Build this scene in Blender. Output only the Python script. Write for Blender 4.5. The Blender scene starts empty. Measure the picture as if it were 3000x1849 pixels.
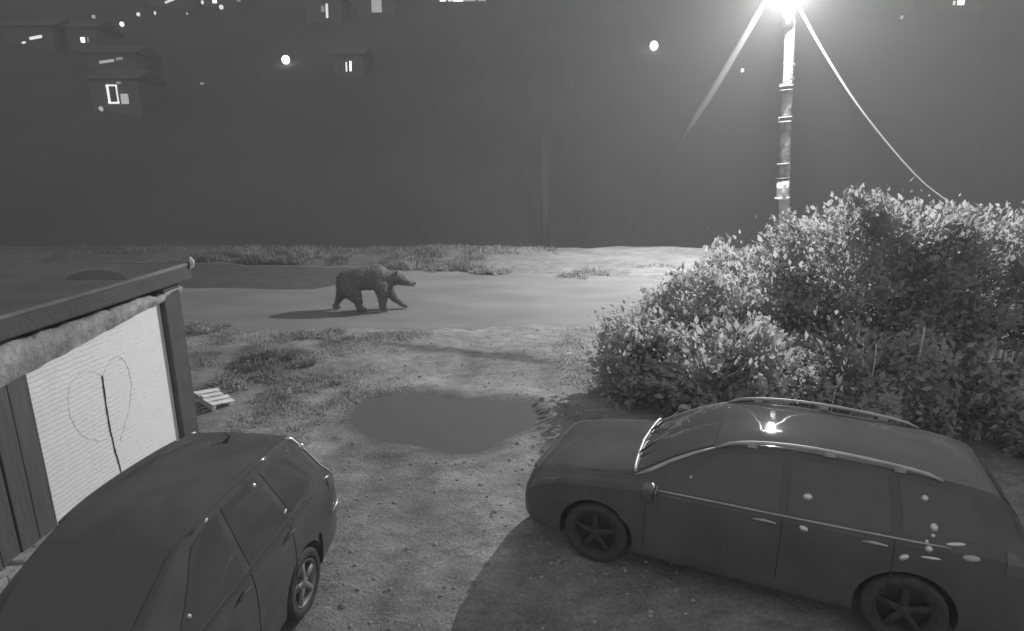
import bpy, bmesh, math, random
import numpy as np
from mathutils import Vector, Matrix, noise
random.seed(7); RNG = np.random.default_rng(7)
SC = bpy.context.scene; COL = SC.collection

# ------------------------------------------------------------------ camera, world, exposure
CAM_H, PITCH, F, CX, CY = 4.2, math.radians(14.6), 1788.0, 1500.0, 924.5
cam_d = bpy.data.cameras.new("camera"); cam = bpy.data.objects.new("camera", cam_d); COL.objects.link(cam)
cam.location = (0, 0, CAM_H); cam.rotation_euler = (math.pi/2 - PITCH, 0, 0)
cam_d.sensor_width = 36; cam_d.lens = 36*F/3000; cam_d.clip_end = 3000; cam_d.clip_start = 0.05
SC.camera = cam
AMB = 0.60
w = bpy.data.worlds.new("World"); SC.world = w; w.use_nodes = True
bg = w.node_tree.nodes["Background"]; bg.inputs[0].default_value = (1, 1, 1, 1); bg.inputs[1].default_value = AMB
SC.view_settings.view_transform = 'Standard'; SC.view_settings.look = 'None'
SC.view_settings.exposure = 0; SC.view_settings.gamma = 1
SC.cycles.max_bounces = 5; SC.cycles.diffuse_bounces = 3; SC.cycles.volume_bounces = 1
SC.cycles.transparent_max_bounces = 6; SC.cycles.sample_clamp_indirect = 4
LAMP_POS = Vector((8.95, 21.55, 9.42)); LAMP_W = 12600

SP, CP = math.sin(PITCH), math.cos(PITCH)
def G(px, py, z=0.0):
    """point at height z seen at photograph pixel px,py"""
    u = (px-CX)/F; v = (py-CY)/F
    D = (CAM_H-z)/(SP + v*CP)
    return Vector((u*D, D*(CP - v*SP), z))
def GY(px, py, y):
    u = (px-CX)/F; v = (py-CY)/F
    D = y/(CP - v*SP)
    return Vector((u*D, y, CAM_H - D*(SP + v*CP)))

# ------------------------------------------------------------------ helpers
def mesh_obj(name, verts, faces, mat=None, parent=None, smooth=False):
    me = bpy.data.meshes.new(name)
    if isinstance(verts, np.ndarray): verts = verts.tolist()
    if isinstance(faces, np.ndarray): faces = faces.tolist()
    me.from_pydata(verts, [], faces)
    if smooth: me.polygons.foreach_set("use_smooth", [True]*len(me.polygons))
    me.update()
    o = bpy.data.objects.new(name, me); COL.objects.link(o)
    if mat: me.materials.append(mat)
    if parent: o.parent = parent
    return o
def tag(o, label=None, cat=None, group=None, kind=None):
    if label: o["label"] = label
    if cat: o["category"] = cat
    if group: o["group"] = group
    if kind: o["kind"] = kind
    return o
def empty(name, loc, label, cat, rz=0.0, group=None):
    o = bpy.data.objects.new(name, None); COL.objects.link(o); o.location = loc; o.rotation_euler = (0, 0, rz)
    o.empty_display_size = 0.2
    return tag(o, label, cat, group)
class MB:
    def __init__(s): s.v = []; s.f = []
    def add(s, vs, fs):
        k = len(s.v); s.v += [tuple(v) for v in vs]; s.f += [[i+k for i in f] for f in fs]; return s
    def box(s, c, size, rot=None, taper=1.0):
        x, y, z = [q/2 for q in size]
        vs = [Vector((sx*x*(taper if sz > 0 else 1), sy*y*(taper if sz > 0 else 1), sz*z)) for sz in (-1, 1) for sx, sy in ((-1,-1),(1,-1),(1,1),(-1,1))]
        if rot is not None: vs = [rot @ v for v in vs]
        c = Vector(c)
        return s.add([v+c for v in vs], [[3,2,1,0],[4,5,6,7],[0,1,5,4],[1,2,6,5],[2,3,7,6],[3,0,4,7]])
    def tube(s, pts, radii, n=8, caps=True, flat=1.0):
        pts = [Vector(p) for p in pts]
        if not hasattr(radii, '__len__'): radii = [radii]*len(pts)
        rings = []; up = None
        for i, p in enumerate(pts):
            t = (pts[min(i+1, len(pts)-1)] - pts[max(i-1, 0)]).normalized()
            if up is None:
                up = t.orthogonal().normalized()
            up = (up - t*up.dot(t)).normalized(); side = t.cross(up)
            rings.append([p + (up*math.cos(a) + side*math.sin(a)*flat)*radii[i] for a in [2*math.pi*k/n for k in range(n)]])
        vs = [v for r in rings for v in r]; fs = []
        for i in range(len(pts)-1):
            for k in range(n):
                a = i*n+k; b = i*n+(k+1) % n
                fs.append([a, b, b+n, a+n])
        if caps: fs.append(list(range(n))[::-1]); fs.append([(len(pts)-1)*n+k for k in range(n)])
        return s.add(vs, fs)
    def lathe(s, prof, M, n=32):
        """prof: (r, h) ; axis z, transformed by M"""
        vs = [M @ Vector((r*math.cos(2*math.pi*k/n), r*math.sin(2*math.pi*k/n), h)) for r, h in prof for k in range(n)]
        fs = []
        for i in range(len(prof)-1):
            for k in range(n):
                a = i*n+k; b = i*n+(k+1) % n
                fs.append([a, b, b+n, a+n])
        return s.add(vs, fs)
    def build(s, name, mat, parent=None, smooth=False, bevel=0, sub=0):
        o = mesh_obj(name, s.v, s.f, mat, parent, smooth)
        if bevel:
            m = o.modifiers.new("bevel", 'BEVEL'); m.width = bevel; m.segments = 2; m.limit_method = 'ANGLE'
        if sub:
            m = o.modifiers.new("sub", 'SUBSURF'); m.levels = sub; m.render_levels = sub
        return o
def bake(o):
    dg = bpy.context.evaluated_depsgraph_get(); dg.update()
    me = bpy.data.meshes.new_from_object(o.evaluated_get(dg)); o.modifiers.clear(); old = o.data; o.data = me
    bpy.data.meshes.remove(old); return o

# ------------------------------------------------------------------ materials (all grey: the camera records no colour)
def mat(name, c=0.2, rough=0.8, c2=None, scale=5, bump=0, bscale=None, metal=0, coat=0, spec=0.5, detail=6, stretch=None, lo=0.35, hi=0.65, emit=None, tint=(1,1,1)):
    m = bpy.data.materials.new(name); m.use_nodes = True; nt = m.node_tree; b = nt.nodes["Principled BSDF"]
    T = tint
    b.inputs["Base Color"].default_value = (c*T[0], c*T[1], c*T[2], 1); b.inputs["Roughness"].default_value = rough
    b.inputs["Coat Roughness"].default_value = .035; b.inputs["Metallic"].default_value = metal; b.inputs["Coat Weight"].default_value = coat; b.inputs["Specular IOR Level"].default_value = spec
    tc = nt.nodes.new("ShaderNodeTexCoord"); mp = nt.nodes.new("ShaderNodeMapping"); nt.links.new(tc.outputs["Object"], mp.inputs[0])
    if stretch: mp.inputs["Scale"].default_value = stretch
    if c2 is not None:
        n = nt.nodes.new("ShaderNodeTexNoise"); n.inputs["Scale"].default_value = scale; n.inputs["Detail"].default_value = detail
        nt.links.new(mp.outputs[0], n.inputs["Vector"])
        r = nt.nodes.new("ShaderNodeValToRGB"); r.color_ramp.elements[0].position = lo; r.color_ramp.elements[1].position = hi
        r.color_ramp.elements[0].color = (c*T[0], c*T[1], c*T[2], 1); r.color_ramp.elements[1].color = (c2*T[0], c2*T[1], c2*T[2], 1)
        nt.links.new(n.outputs[0], r.inputs[0]); nt.links.new(r.outputs[0], b.inputs["Base Color"])
    if bump:
        n = nt.nodes.new("ShaderNodeTexNoise"); n.inputs["Scale"].default_value = bscale or scale*3; n.inputs["Detail"].default_value = 5
        nt.links.new(mp.outputs[0], n.inputs["Vector"])
        bp = nt.nodes.new("ShaderNodeBump"); bp.inputs["Strength"].default_value = 1; bp.inputs["Distance"].default_value = bump
        nt.links.new(n.outputs[0], bp.inputs["Height"]); nt.links.new(bp.outputs[0], b.inputs["Normal"])
    if emit:
        b.inputs["Emission Color"].default_value = (1, 1, 1, 1); b.inputs["Emission Strength"].default_value = emit
    return m
M = dict(
    paint=mat("dark_car_paint", .10, .85, .125, scale=3, coat=.6, spec=.0),
    paint2=mat("dusty_dark_car_paint", .10, .85, .125, scale=2, coat=.6, spec=.0),
    glass=mat("dark_car_glass", .09, .06, spec=.6),
    rubber=mat("tyre_rubber", .04, .8, .07, scale=20),
    plastic=mat("black_plastic", .035, .6),
    alloy=mat("wheel_alloy", .2, .45, .26, scale=8, spec=.6),
    alloy_dark=mat("shade_dark_alloy", .045, .9, .055, scale=8),  # right car's rims, the darkness under the car put into their colour
    chrome=mat("bright_trim", .8, .35, metal=.6),
    rail=mat("roof_rail_metal", .45, .45, .6, scale=6, metal=.3),
    lampglass=mat("lamp_lens", .14, .15, spec=.7),
    redlens=mat("tail_lens", .12, .15, spec=.7),
    plate=mat("plate_white", .7, .5),
    galv=mat("galvanised_metal", .55, .5, .75, scale=8),
    pole=mat("pole_concrete", .15, .85, .38, scale=3.2, bump=.02, bscale=14, stretch=(1,1,.8), lo=.38, hi=.62),
    bear=mat("bear_fur", .15, .9, .2, scale=9, bump=.03, bscale=40),
    darkfur=mat("bear_nose", .1, .5),
    darkwood=mat("dark_planks", .1, .8, .15, scale=3, stretch=(1,1,.15), bump=.01, bscale=20),
    post=mat("dark_post", .075, .8, .1, scale=4),
    felt=mat("roofing_felt", .085, .9, .12, scale=1.6, bump=.01, bscale=18),
    felt_edge=mat("roofing_felt_edge", .12, .8, .18, scale=3),
    lintel=mat("rough_mortar", .26, .9, .5, scale=3.5, bump=.04, bscale=9, lo=.3, hi=.7),
    whitewood=mat("white_painted_wood", .62, .8, .85, scale=9, bump=.01),
    twig=mat("bush_twigs", .12, .9, .22, scale=12),
    stone=mat("pebble_stone", .2, .9, .42, scale=6),
    hill=mat("hill_soil", .08, 1, .11, scale=.05),
    far=mat("far_house_wall", .205, .9, .222, scale=.5),
    farroof=mat("far_house_roof", .135, .9, .15, scale=.5),
    tree=mat("far_tree_leaves", .09, .9, .13, scale=.4),
    cable=mat("cable_sheath", .3, .6),
    streak_mat=mat("lens_streak_grey", .13, .8),
    rope=mat("dark_rope", .06, .9),
    mark=mat("grey_mark", .62, .9, .82, scale=20),
)
def glow(name, e):
    return mat(name, .8, .5, emit=e)
def leafmat(name, c, c2, sc, tr=.5):
    m = mat(name, c, .6, c2, scale=sc, lo=.3, hi=.7); nt = m.node_tree; b = nt.nodes["Principled BSDF"]
    t = nt.nodes.new("ShaderNodeBsdfTranslucent"); x = nt.nodes.new("ShaderNodeMixShader"); x.inputs[0].default_value = tr
    src = b.inputs["Base Color"].links[0].from_socket
    nt.links.new(src, t.inputs[0]); nt.links.new(b.outputs[0], x.inputs[1]); nt.links.new(t.outputs[0], x.inputs[2]); nt.links.new(x.outputs[0], nt.nodes["Material Output"].inputs[0])
    return m
M["leaf"] = leafmat("bush_leaves", .3, .75, 1.3, .58)
M["leafdim"] = leafmat("tall_bush_leaves", .28, .6, 1.0, .58)
M["drygrass"] = leafmat("dark_weed_blades", .14, .34, .9, .4)
M["grass"] = leafmat("weed_blades", .26, .6, .9, .5)
GLOW = {k: glow("lit_window_%s" % k, v) for k, v in (("dim", .2), ("soft", .45), ("mid", 1.3), ("bright", 3.0), ("flare", 6.0))}

# ------------------------------------------------------------------ terrain
PUD = (G(1300, 1240), 1.95, 1.05)     # centre, half sizes of the puddle
_pc = (G(1020, 1240).x + G(1580, 1240).x)/2
PUD_POLY = [G(px, py) for px, py in ((1018,1222),(1035,1185),(1075,1163),(1180,1152),(1245,1148),(1290,1160),(1400,1163),(1500,1168),(1562,1182),(1580,1215),(1560,1250),(1500,1275),(1440,1312),(1385,1328),(1320,1330),(1265,1315),(1200,1300),(1120,1295),(1050,1265))]
def poly_sd(x, y, poly):
    """signed distance, negative inside"""
    d = 1e9; ins = False; n = len(poly)
    for i in range(n):
        a = poly[i]; b = poly[(i+1) % n]
        ex, ey = b.x-a.x, b.y-a.y; wx, wy = x-a.x, y-a.y
        t = max(0, min(1, (wx*ex+wy*ey)/(ex*ex+ey*ey)))
        d = min(d, math.hypot(wx-ex*t, wy-ey*t))
        if (a.y > y) != (b.y > y) and x < (b.x-a.x)*(y-a.y)/(b.y-a.y)+a.x: ins = not ins
    return -d if ins else d
def sstep(a, b, x):
    t = max(0.0, min(1.0, (x-a)/(b-a))); return t*t*(3-2*t)
EDGE = 28.6
ROAD0, ROAD1 = 14.9, 19.6
def road_lo(x): return ROAD0 + .25*math.sin(x*.35+1) + .12*math.sin(x*1.3) + .35*noise.noise(Vector((x*1.5, 0, 5)))
def road_hi(x): return 22.4 - .19*max(-14, min(14, x)) + .15*math.sin(x*.8) + .4*noise.noise(Vector((x*.9, 1, 5)))
def h_ground(x, y):
    h = 0.0
    if y < EDGE+8 and abs(x) < 45:
        on_road = sstep(-.3, .3, y-road_lo(x))*sstep(-.3, .3, road_hi(x)-y)
        n = noise.noise(Vector((x*.9, y*.9, 0)))*.05 + noise.noise(Vector((x*3.1, y*3.1, 4)))*.022 + noise.noise(Vector((x*9, y*9, 9)))*.009
        h += n*(1-.8*on_road) - .02
        if 7 < y < 13 and abs(x) < 5:
            sd = poly_sd(x, y, PUD_POLY)
            h = h*sstep(-.1, .6, sd) - .075*sstep(.22, -.4, sd) + .035*math.exp(-((sd-.32)/.14)**2)
        # verge bank beyond the road
        h += .16*sstep(road_hi(x)+.1, road_hi(x)+1.2, y)
        # wheel ruts of the drive between the cars
        rk = 1.0 if not 7 < y < 13 else sstep(.25, .9, poly_sd(x, y, PUD_POLY))
        for k in (-1.25, .35):
            cx = k + (y-7)*.05
            if 2 < y < 15: h -= .05*rk*math.exp(-((x-cx)/.22)**2)*sstep(2, 4, y)*sstep(15, 12, y)
    eg = EDGE - 1.2 + 1.6*noise.noise(Vector((x*.16, 0, 8))) + .5*noise.noise(Vector((x*.7, 0, 2)))
    if y > eg:
        h -= (min(y, 46)-eg)*.33*min(1, (y-eg)/8)
    d = math.hypot(x*.55, max(y, 0))
    if d > 58:
        h += (d-58)*.47*min(1, (d-58)/12) + 2.0*noise.noise(Vector((x*.03, y*.03, 2)))
    return h
def axis(fine_lo, fine_hi, step, lo, hi, grow=1.12):
    a = list(np.arange(fine_lo, fine_hi, step)); s = step
    while a[-1] < hi: s *= grow; a.append(a[-1]+s)
    s = step
    while a[0] > lo: s *= grow; a.insert(0, a[0]-s)
    return a
def grid(name, xs, ys, hf, m, smooth=True):
    vs = [(x, y, hf(x, y)) for y in ys for x in xs]; nx = len(xs)
    fs = [[j*nx+i, j*nx+i+1, (j+1)*nx+i+1, (j+1)*nx+i] for j in range(len(ys)-1) for i in range(nx-1)]
    return mesh_obj(name, vs, fs, m, None, smooth)

def ground_mat():
    m = bpy.data.materials.new("ground_dirt"); m.use_nodes = True; nt = m.node_tree; N = nt.nodes; L = nt.links; b = N["Principled BSDF"]
    b.inputs["Roughness"].default_value = .95; b.inputs["Specular IOR Level"].default_value = .2
    tc = N.new("ShaderNodeTexCoord")
    def nz(scale, det=6, st=None):
        n = N.new("ShaderNodeTexNoise"); n.inputs["Scale"].default_value = scale; n.inputs["Detail"].default_value = det; n.inputs["Roughness"].default_value = .6
        if st:
            mp = N.new("ShaderNodeMapping"); mp.inputs["Scale"].default_value = st; L.new(tc.outputs["Object"], mp.inputs[0]); L.new(mp.outputs[0], n.inputs["Vector"])
        else: L.new(tc.outputs["Object"], n.inputs["Vector"])
        return n.outputs[0]
    def ramp(s, a, b_, ca, cb):
        r = N.new("ShaderNodeMapRange"); r.inputs[1].default_value = a; r.inputs[2].default_value = b_; r.inputs[3].default_value = ca; r.inputs[4].default_value = cb
        L.new(s, r.inputs[0]); return r.outputs[0]
    def mth(op, a, c):
        k = N.new("ShaderNodeMath"); k.operation = op
        for i, q in enumerate((a, c)):
            if isinstance(q, (int, float)): k.inputs[i].default_value = q
            else: L.new(q, k.inputs[i])
        return k.outputs[0]
    big = ramp(nz(.45, 4), .35, .65, .22, .34)
    med = ramp(nz(3, 6, (1, 1.8, 1)), .3, .7, .72, 1.22)
    fine = ramp(nz(28, 4), .35, .65, .8, 1.2)
    at = N.new('ShaderNodeAttribute'); at.attribute_name = 'ground_tone'
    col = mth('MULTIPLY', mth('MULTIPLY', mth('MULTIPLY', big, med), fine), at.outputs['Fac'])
    cr = N.new("ShaderNodeCombineColor")
    for i in range(3): L.new(col, cr.inputs[i])
    L.new(cr.outputs[0], b.inputs["Base Color"])
    bp = N.new("ShaderNodeBump"); bp.inputs["Strength"].default_value = .8; bp.inputs["Distance"].default_value = .02
    L.new(mth('ADD', nz(14, 6), nz(45, 3)), bp.inputs["Height"]); L.new(bp.outputs[0], b.inputs["Normal"])
    return m
M["ground"] = ground_mat()
DAMP = [[(940,1330),(1010,1300),(1100,1290),(1190,1300),(1230,1330),(1150,1345),(1080,1370),(1000,1385),(950,1370)], [(1060,1370),(1120,1345),(1190,1355),(1205,1420),(1120,1440),(1060,1415)]]
DAMP = [[G(*q) for q in p] for p in DAMP]
WEEDY = [G(*q) for q in ((690,1020),(740,1000),(860,1005),(915,1050),(890,1090),(800,1120),(710,1110),(680,1060))]
PALE = [G(*q) for q in ((1370,1500),(1440,1440),(1520,1470),(1500,1600),(1430,1670),(1370,1640))]
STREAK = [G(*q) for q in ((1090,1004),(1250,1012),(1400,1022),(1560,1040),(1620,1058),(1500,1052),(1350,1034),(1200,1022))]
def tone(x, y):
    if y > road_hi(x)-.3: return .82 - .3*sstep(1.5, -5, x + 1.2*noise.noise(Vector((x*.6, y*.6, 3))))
    if not (2 < y < 15 and -8 < x < 6): return 1.0
    nz = .25*noise.noise(Vector((x*2.2, y*2.2, 6)))
    sd = poly_sd(x, y, PUD_POLY)+nz*.4; t = 1.0
    t *= 1 - .38*sstep(.32, .02, sd) + .22*math.exp(-((sd-.75)/.3)**2)
    for p in DAMP: t *= 1 - .26*sstep(.14, -.12, poly_sd(x, y, p)+nz*.5)
    t *= 1 - .62*sstep(.3, -.3, poly_sd(x, y, WEEDY)+nz*1.6)
    t *= 1 + .35*sstep(.3, -.25, poly_sd(x, y, PALE)+nz)
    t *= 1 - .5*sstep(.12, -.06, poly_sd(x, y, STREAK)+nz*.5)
    for k in (-1.25, .35): t *= 1 - .12*math.exp(-((x-k-(y-7)*.05+nz*.4)/.2)**2)*sstep(2, 4, y)*sstep(15, 12, y)
    return t
xs = axis(-12, 12, .11, -44, 44); ys = axis(5.5, 26, .1, -9, EDGE+8)
ground = tag(grid("ground", xs, ys, h_ground, M["ground"]), kind="structure")
_at = ground.data.attributes.new("ground_tone", 'FLOAT', 'POINT'); _at.data.foreach_set("value", [tone(v.co.x, v.co.y) for v in ground.data.vertices])  # ground tone factor: puddle rim, damp, weeds, pale spot, ruts, verge darker leftwards
hills = tag(grid("hills", np.linspace(-420, 420, 150), np.concatenate([np.linspace(-60, EDGE+6, 12), np.linspace(EDGE+8, 420, 110)]),
    lambda x, y: h_ground(x, y) - (.6 if (y < EDGE+7.9) else 0) - (.0 if abs(x) > 45 else 0), M["hill"]), kind="structure")

# road: packed pale surface, one sheet draped over the ground
M["road"] = mat("road_surface", .17, .9, .24, scale=.9, bump=.006, bscale=30, stretch=(.45, 1, 1), lo=.3, hi=.7)
M["strip"] = mat("dark_road_grey", .07, .9, .1, scale=1.5)
def drape(name, xs, y0, y1, ny, lift, m, kind="structure"):
    vs = []; nx = len(xs)
    for j in range(ny+1):
        for x in xs:
            t = j/ny; y = y0(x)*(1-t)+y1(x)*t
            vs.append((x, y, h_ground(x, y)*.0 + lift + h_ground(x, y)))
    fs = [[j*nx+i, j*nx+i+1, (j+1)*nx+i+1, (j+1)*nx+i] for j in range(ny) for i in range(nx-1)]
    return tag(mesh_obj(name, vs, fs, m, None, True), kind=kind)
rx = np.arange(-40, 40, .25)
drape("road", rx, road_lo, road_hi, 28, .004, M["road"])
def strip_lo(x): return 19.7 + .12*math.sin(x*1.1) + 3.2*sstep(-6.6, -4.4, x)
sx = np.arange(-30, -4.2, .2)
drape("dark_road_band", sx, strip_lo, lambda x: road_hi(x)-.15, 8, .010, M["strip"])  # darker band along the road's far left side

# puddle
def puddle():
    m = bpy.data.materials.new("puddle_water"); m.use_nodes = True; b = m.node_tree.nodes["Principled BSDF"]
    b.inputs["Base Color"].default_value = (.13, .13, .13, 1); b.inputs["Roughness"].default_value = .3
    n = len(PUD_POLY); pts = []
    for i in range(n):
        p0, p1, p2, p3 = [PUD_POLY[(i+k) % n] for k in (-1, 0, 1, 2)]
        for s in range(6):
            t = s/6
            q = .5*((2*p1)+(p2-p0)*t+(2*p0-5*p1+4*p2-p3)*t*t+(3*p1-p0-3*p2+p3)*t**3); pts.append((q.x, q.y, -.026))
    c = sum((Vector(p) for p in pts), Vector())/len(pts)
    vs = [tuple(c)] + [tuple(c + (Vector(p)-c)*1.07) for p in pts]
    fs = [[0, i+1, (i+1) % len(pts)+1] for i in range(len(pts))]
    return tag(mesh_obj("puddle_water", vs, fs, m), kind="structure")
puddle()

# ------------------------------------------------------------------ garage on the left
def garage():
    a = G(170, 1572); b = G(526, 1305)          # wall foot under the white door's two edges
    d = (b-a); d.z = 0; L = d.length; d.normalize(); nrm = Vector((d.y, -d.x, 0))   # nrm points to the yard (+x)
    ang = math.atan2(d.y, d.x)
    root = empty("garage", (a.x, a.y, 0), "low flat roofed garage with a white lit door and dark plank wall", "garage", ang)
    # local frame: x along the wall (away from the camera), y to the left (into the building)
    hz0 = 1.97; hz1 = 2.21; RZ = 2.66; near = -3.2; far = L+.42; W = 6.2
    def z_top(x): return hz0 + (hz1-hz0)*x/L
    # wall core
    m = MB(); m.box(((near+far-.1)/2, W/2+.03, RZ/2-.12), (far-near-.12, W-.1, RZ-.28)); m.build("wall", M["post"], root)
    # white door: boarded slab following the slightly rising lintel
    dm = bpy.data.materials.new("white_boards"); dm.use_nodes = True; nt = dm.node_tree; N = nt.nodes; Lk = nt.links; bs = N["Principled BSDF"]
    bs.inputs["Roughness"].default_value = .7
    tc = N.new("ShaderNodeTexCoord"); sp = N.new("ShaderNodeSeparateXYZ"); Lk.new(tc.outputs["Object"], sp.inputs[0])
    nz = N.new("ShaderNodeTexNoise"); nz.inputs["Scale"].default_value = 5; nz.inputs["Detail"].default_value = 6; Lk.new(tc.outputs["Object"], nz.inputs["Vector"])
    def mt(op, p, q, r=None):
        k = N.new("ShaderNodeMath"); k.operation = op
        for i, v in enumerate((p, q, r)):
            if v is None: continue
            if isinstance(v, (int, float)): k.inputs[i].default_value = v
            else: Lk.new(v, k.inputs[i])
        return k.outputs[0]
    zz = mt('ADD', mt('MULTIPLY', sp.outputs[2], 17.0), mt('MULTIPLY', nz.outputs[0], 1.1))
    fr = mt('FRACT', zz, 0)
    line = mt('LESS_THAN', fr, .16)
    mask = mt('MULTIPLY', mt('GREATER_THAN', mt('ADD', nz.outputs[0], mt('MULTIPLY', sp.outputs[0], -.22)), .24), line)
    base = N.new("ShaderNodeMapRange"); base.inputs[1].default_value = .3; base.inputs[2].default_value = .7; base.inputs[3].default_value = .9; base.inputs[4].default_value = .97
    Lk.new(nz.outputs[0], base.inputs[0])
    colr = mt('MULTIPLY', base.outputs[0], mt('SUBTRACT', 1.0, mt('MULTIPLY', mask, .28)))
    cc = N.new("ShaderNodeCombineColor")
    for i in range(3): Lk.new(colr, cc.inputs[i])
    Lk.new(cc.outputs[0], bs.inputs["Base Color"])
    bp = N.new("ShaderNodeBump"); bp.inputs["Distance"].default_value = .004
    n2 = N.new("ShaderNodeTexNoise"); n2.inputs["Scale"].default_value = 22; Lk.new(tc.outputs["Object"], n2.inputs["Vector"]); Lk.new(n2.outputs[0], bp.inputs["Height"]); Lk.new(bp.outputs[0], bs.inputs["Normal"])
    x1 = L-.02
    vs = [(0, -.03, .0), (x1, -.03, .0), (x1, -.03, z_top(x1)), (0, -.03, z_top(0)), (0, .09, 0), (x1, .09, 0), (x1, .09, z_top(x1)), (0, .09, z_top(0))]
    door = mesh_obj("door", vs, [[0,1,2,3],[5,4,7,6],[3,2,6,7],[4,5,1,0],[1,5,6,2],[4,0,3,7]], dm, root)
    door["label"] = "white boarded door with a dark hanging cord and a looping grey outline"
    # inverse: photo pixel -> door plane (local x,z)
    def on_wall(px, py):
        u = (px-CX)/F; v = (py-CY)/F
        r = Vector((u, CP - v*SP, -(SP + v*CP))); o = Vector((0, 0, CAM_H))
        t = (a-o).dot(nrm)/r.dot(nrm); p = o + r*t - a
        return p.dot(d), p.z
    def wallcurve(pts, r, name, m_, par, y=-.033, rough=0):
        w3 = []
        for px, py in pts:
            x, z = on_wall(px, py); w3.append((x, y, z))
        out = []
        for i in range(len(w3)-1):
            for s in range(5):
                t = s/5; q = Vector(w3[i]).lerp(Vector(w3[i+1]), t); q.x += RNG.normal(0, rough); q.z += RNG.normal(0, rough); out.append(q)
        out.append(Vector(w3[-1]))
        mb = MB(); mb.tube(out, r if hasattr(r, '__len__') else [r*(1+RNG.uniform(-.3, .3)) for _ in out], 6)
        return mb.build(name, m_, par, True)
    wallcurve([(292,1100),(297,1140),(306,1200),(316,1260),(330,1320),(342,1360),(352,1400),(362,1424)], .0075, "cord", M["rope"], door, -.036, .002)
    wallcurve([(196,1130),(212,1108),(228,1095),(250,1086),(272,1090),(293,1102)], .006, "upper_mark", M["mark"], door, -.0275, .004)  # grey outline on the door, drawn as thin raised curves
    wallcurve([(292,1110),(302,1080),(318,1055),(340,1042),(358,1055),(370,1080),(378,1120),(378,1160),(372,1200),(360,1240),(346,1290)], .007, "loop_mark", M["mark"], door, -.0275, .006)
    wallcurve([(200,1130),(190,1170),(198,1220),(220,1262),(250,1285),(285,1290),(315,1286)], .006, "lower_mark", M["mark"], door, -.0275, .006)
    # lintel: rough lit band above the door
    nseg = 46; vs = []; fs = []
    for i in range(nseg+1):
        x = near + (far-near)*i/nseg; zt = z_top(min(max(x, -1.0), L))
        e = .055*noise.noise(Vector((x*3, 0, 1))) + .04*noise.noise(Vector((x*9, 3, 1)))
        up = 2.36 + .04*x/L*0 + e*1.5
        vs += [(x, -.05+e*.3, zt+.004+ e*.25), (x, -.12+e, (zt+up)/2), (x, -.13+e, up-.03), (x, .05, up+.03), (x, .12, zt+.0)]
    for i in range(nseg):
        for k in range(4): fs.append([i*5+k, (i+1)*5+k, (i+1)*5+k+1, i*5+k+1])
    mesh_obj("lintel", vs, fs, M["lintel"], root, True)
    # roof: slab edge and flat felt top with puddle-like patch
    m = MB(); m.box(((near+far)/2+.04, W/2-.07, RZ-.11), (far-near+.12, W+.3, .22)); r = m.build("roof", M["felt"], root, bevel=.03)
    m = MB(); m.tube([(near, -.20, RZ+.0), (-.5, -.2, RZ+.005), (L/2, -.2, RZ), (far+.08, -.2, RZ+.012)], .03, 8); m.build("edge_strip", M["felt_edge"], r, True)
    gx, gz = far+.06, RZ+.02
    m = MB(); m.tube([(gx, -.22, gz-.09), (gx+.03, -.25, gz-.03), (gx+.04, -.25, gz+.03), (gx+.02, -.24, gz+.10)], [.012, .03, .035, .012], 8); m.build("gutter_hook", M["whitewood"], r, True)
    pm = mat("wet_felt", .07, .3); pts = []
    for k in range(28):
        t = 2*math.pi*k/28; p = G(285+88*math.cos(t), 810+13*math.sin(t)+5*math.cos(t*2), RZ); pl = p-a
        pts.append((pl.dot(d), -pl.dot(nrm), RZ+.004))
    mesh_obj("wet_patch", pts, [list(range(28))[::-1]], pm, r)
    # corner posts
    m = MB(); m.box((L+.17, .03, (RZ-.2)/2), (.36, .28, RZ-.25)); m.build("corner_post", M["post"], root, bevel=.01)
    m = MB(); m.box((far-.02, -.11+.12, 1.15), (.09, .1, 2.3)); m.build("drain_pipe", M["felt_edge"], root, bevel=.03)
    # dark vertical planks nearer the camera
    x = -.02
    while x > near:
        wd = RNG.uniform(.19, .25)
        m = MB(); m.box((x-wd/2, .0+RNG.uniform(-.012, .012), 1.06), (wd-.018, .07, 2.05)); m.build("plank", M["darkwood"], root, bevel=.006); x -= wd
    m = MB()
    for i in range(14):
        x = .15-i*.22; m.box((x, -.07, .05+RNG.uniform(-.01, .03)), (.23, .22+RNG.uniform(0, .08), .14), Matrix.Rotation(RNG.uniform(-.12, .12), 3, 'Z'))
    m.build("footing", M["lintel"], root, bevel=.02)
garage()

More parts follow.
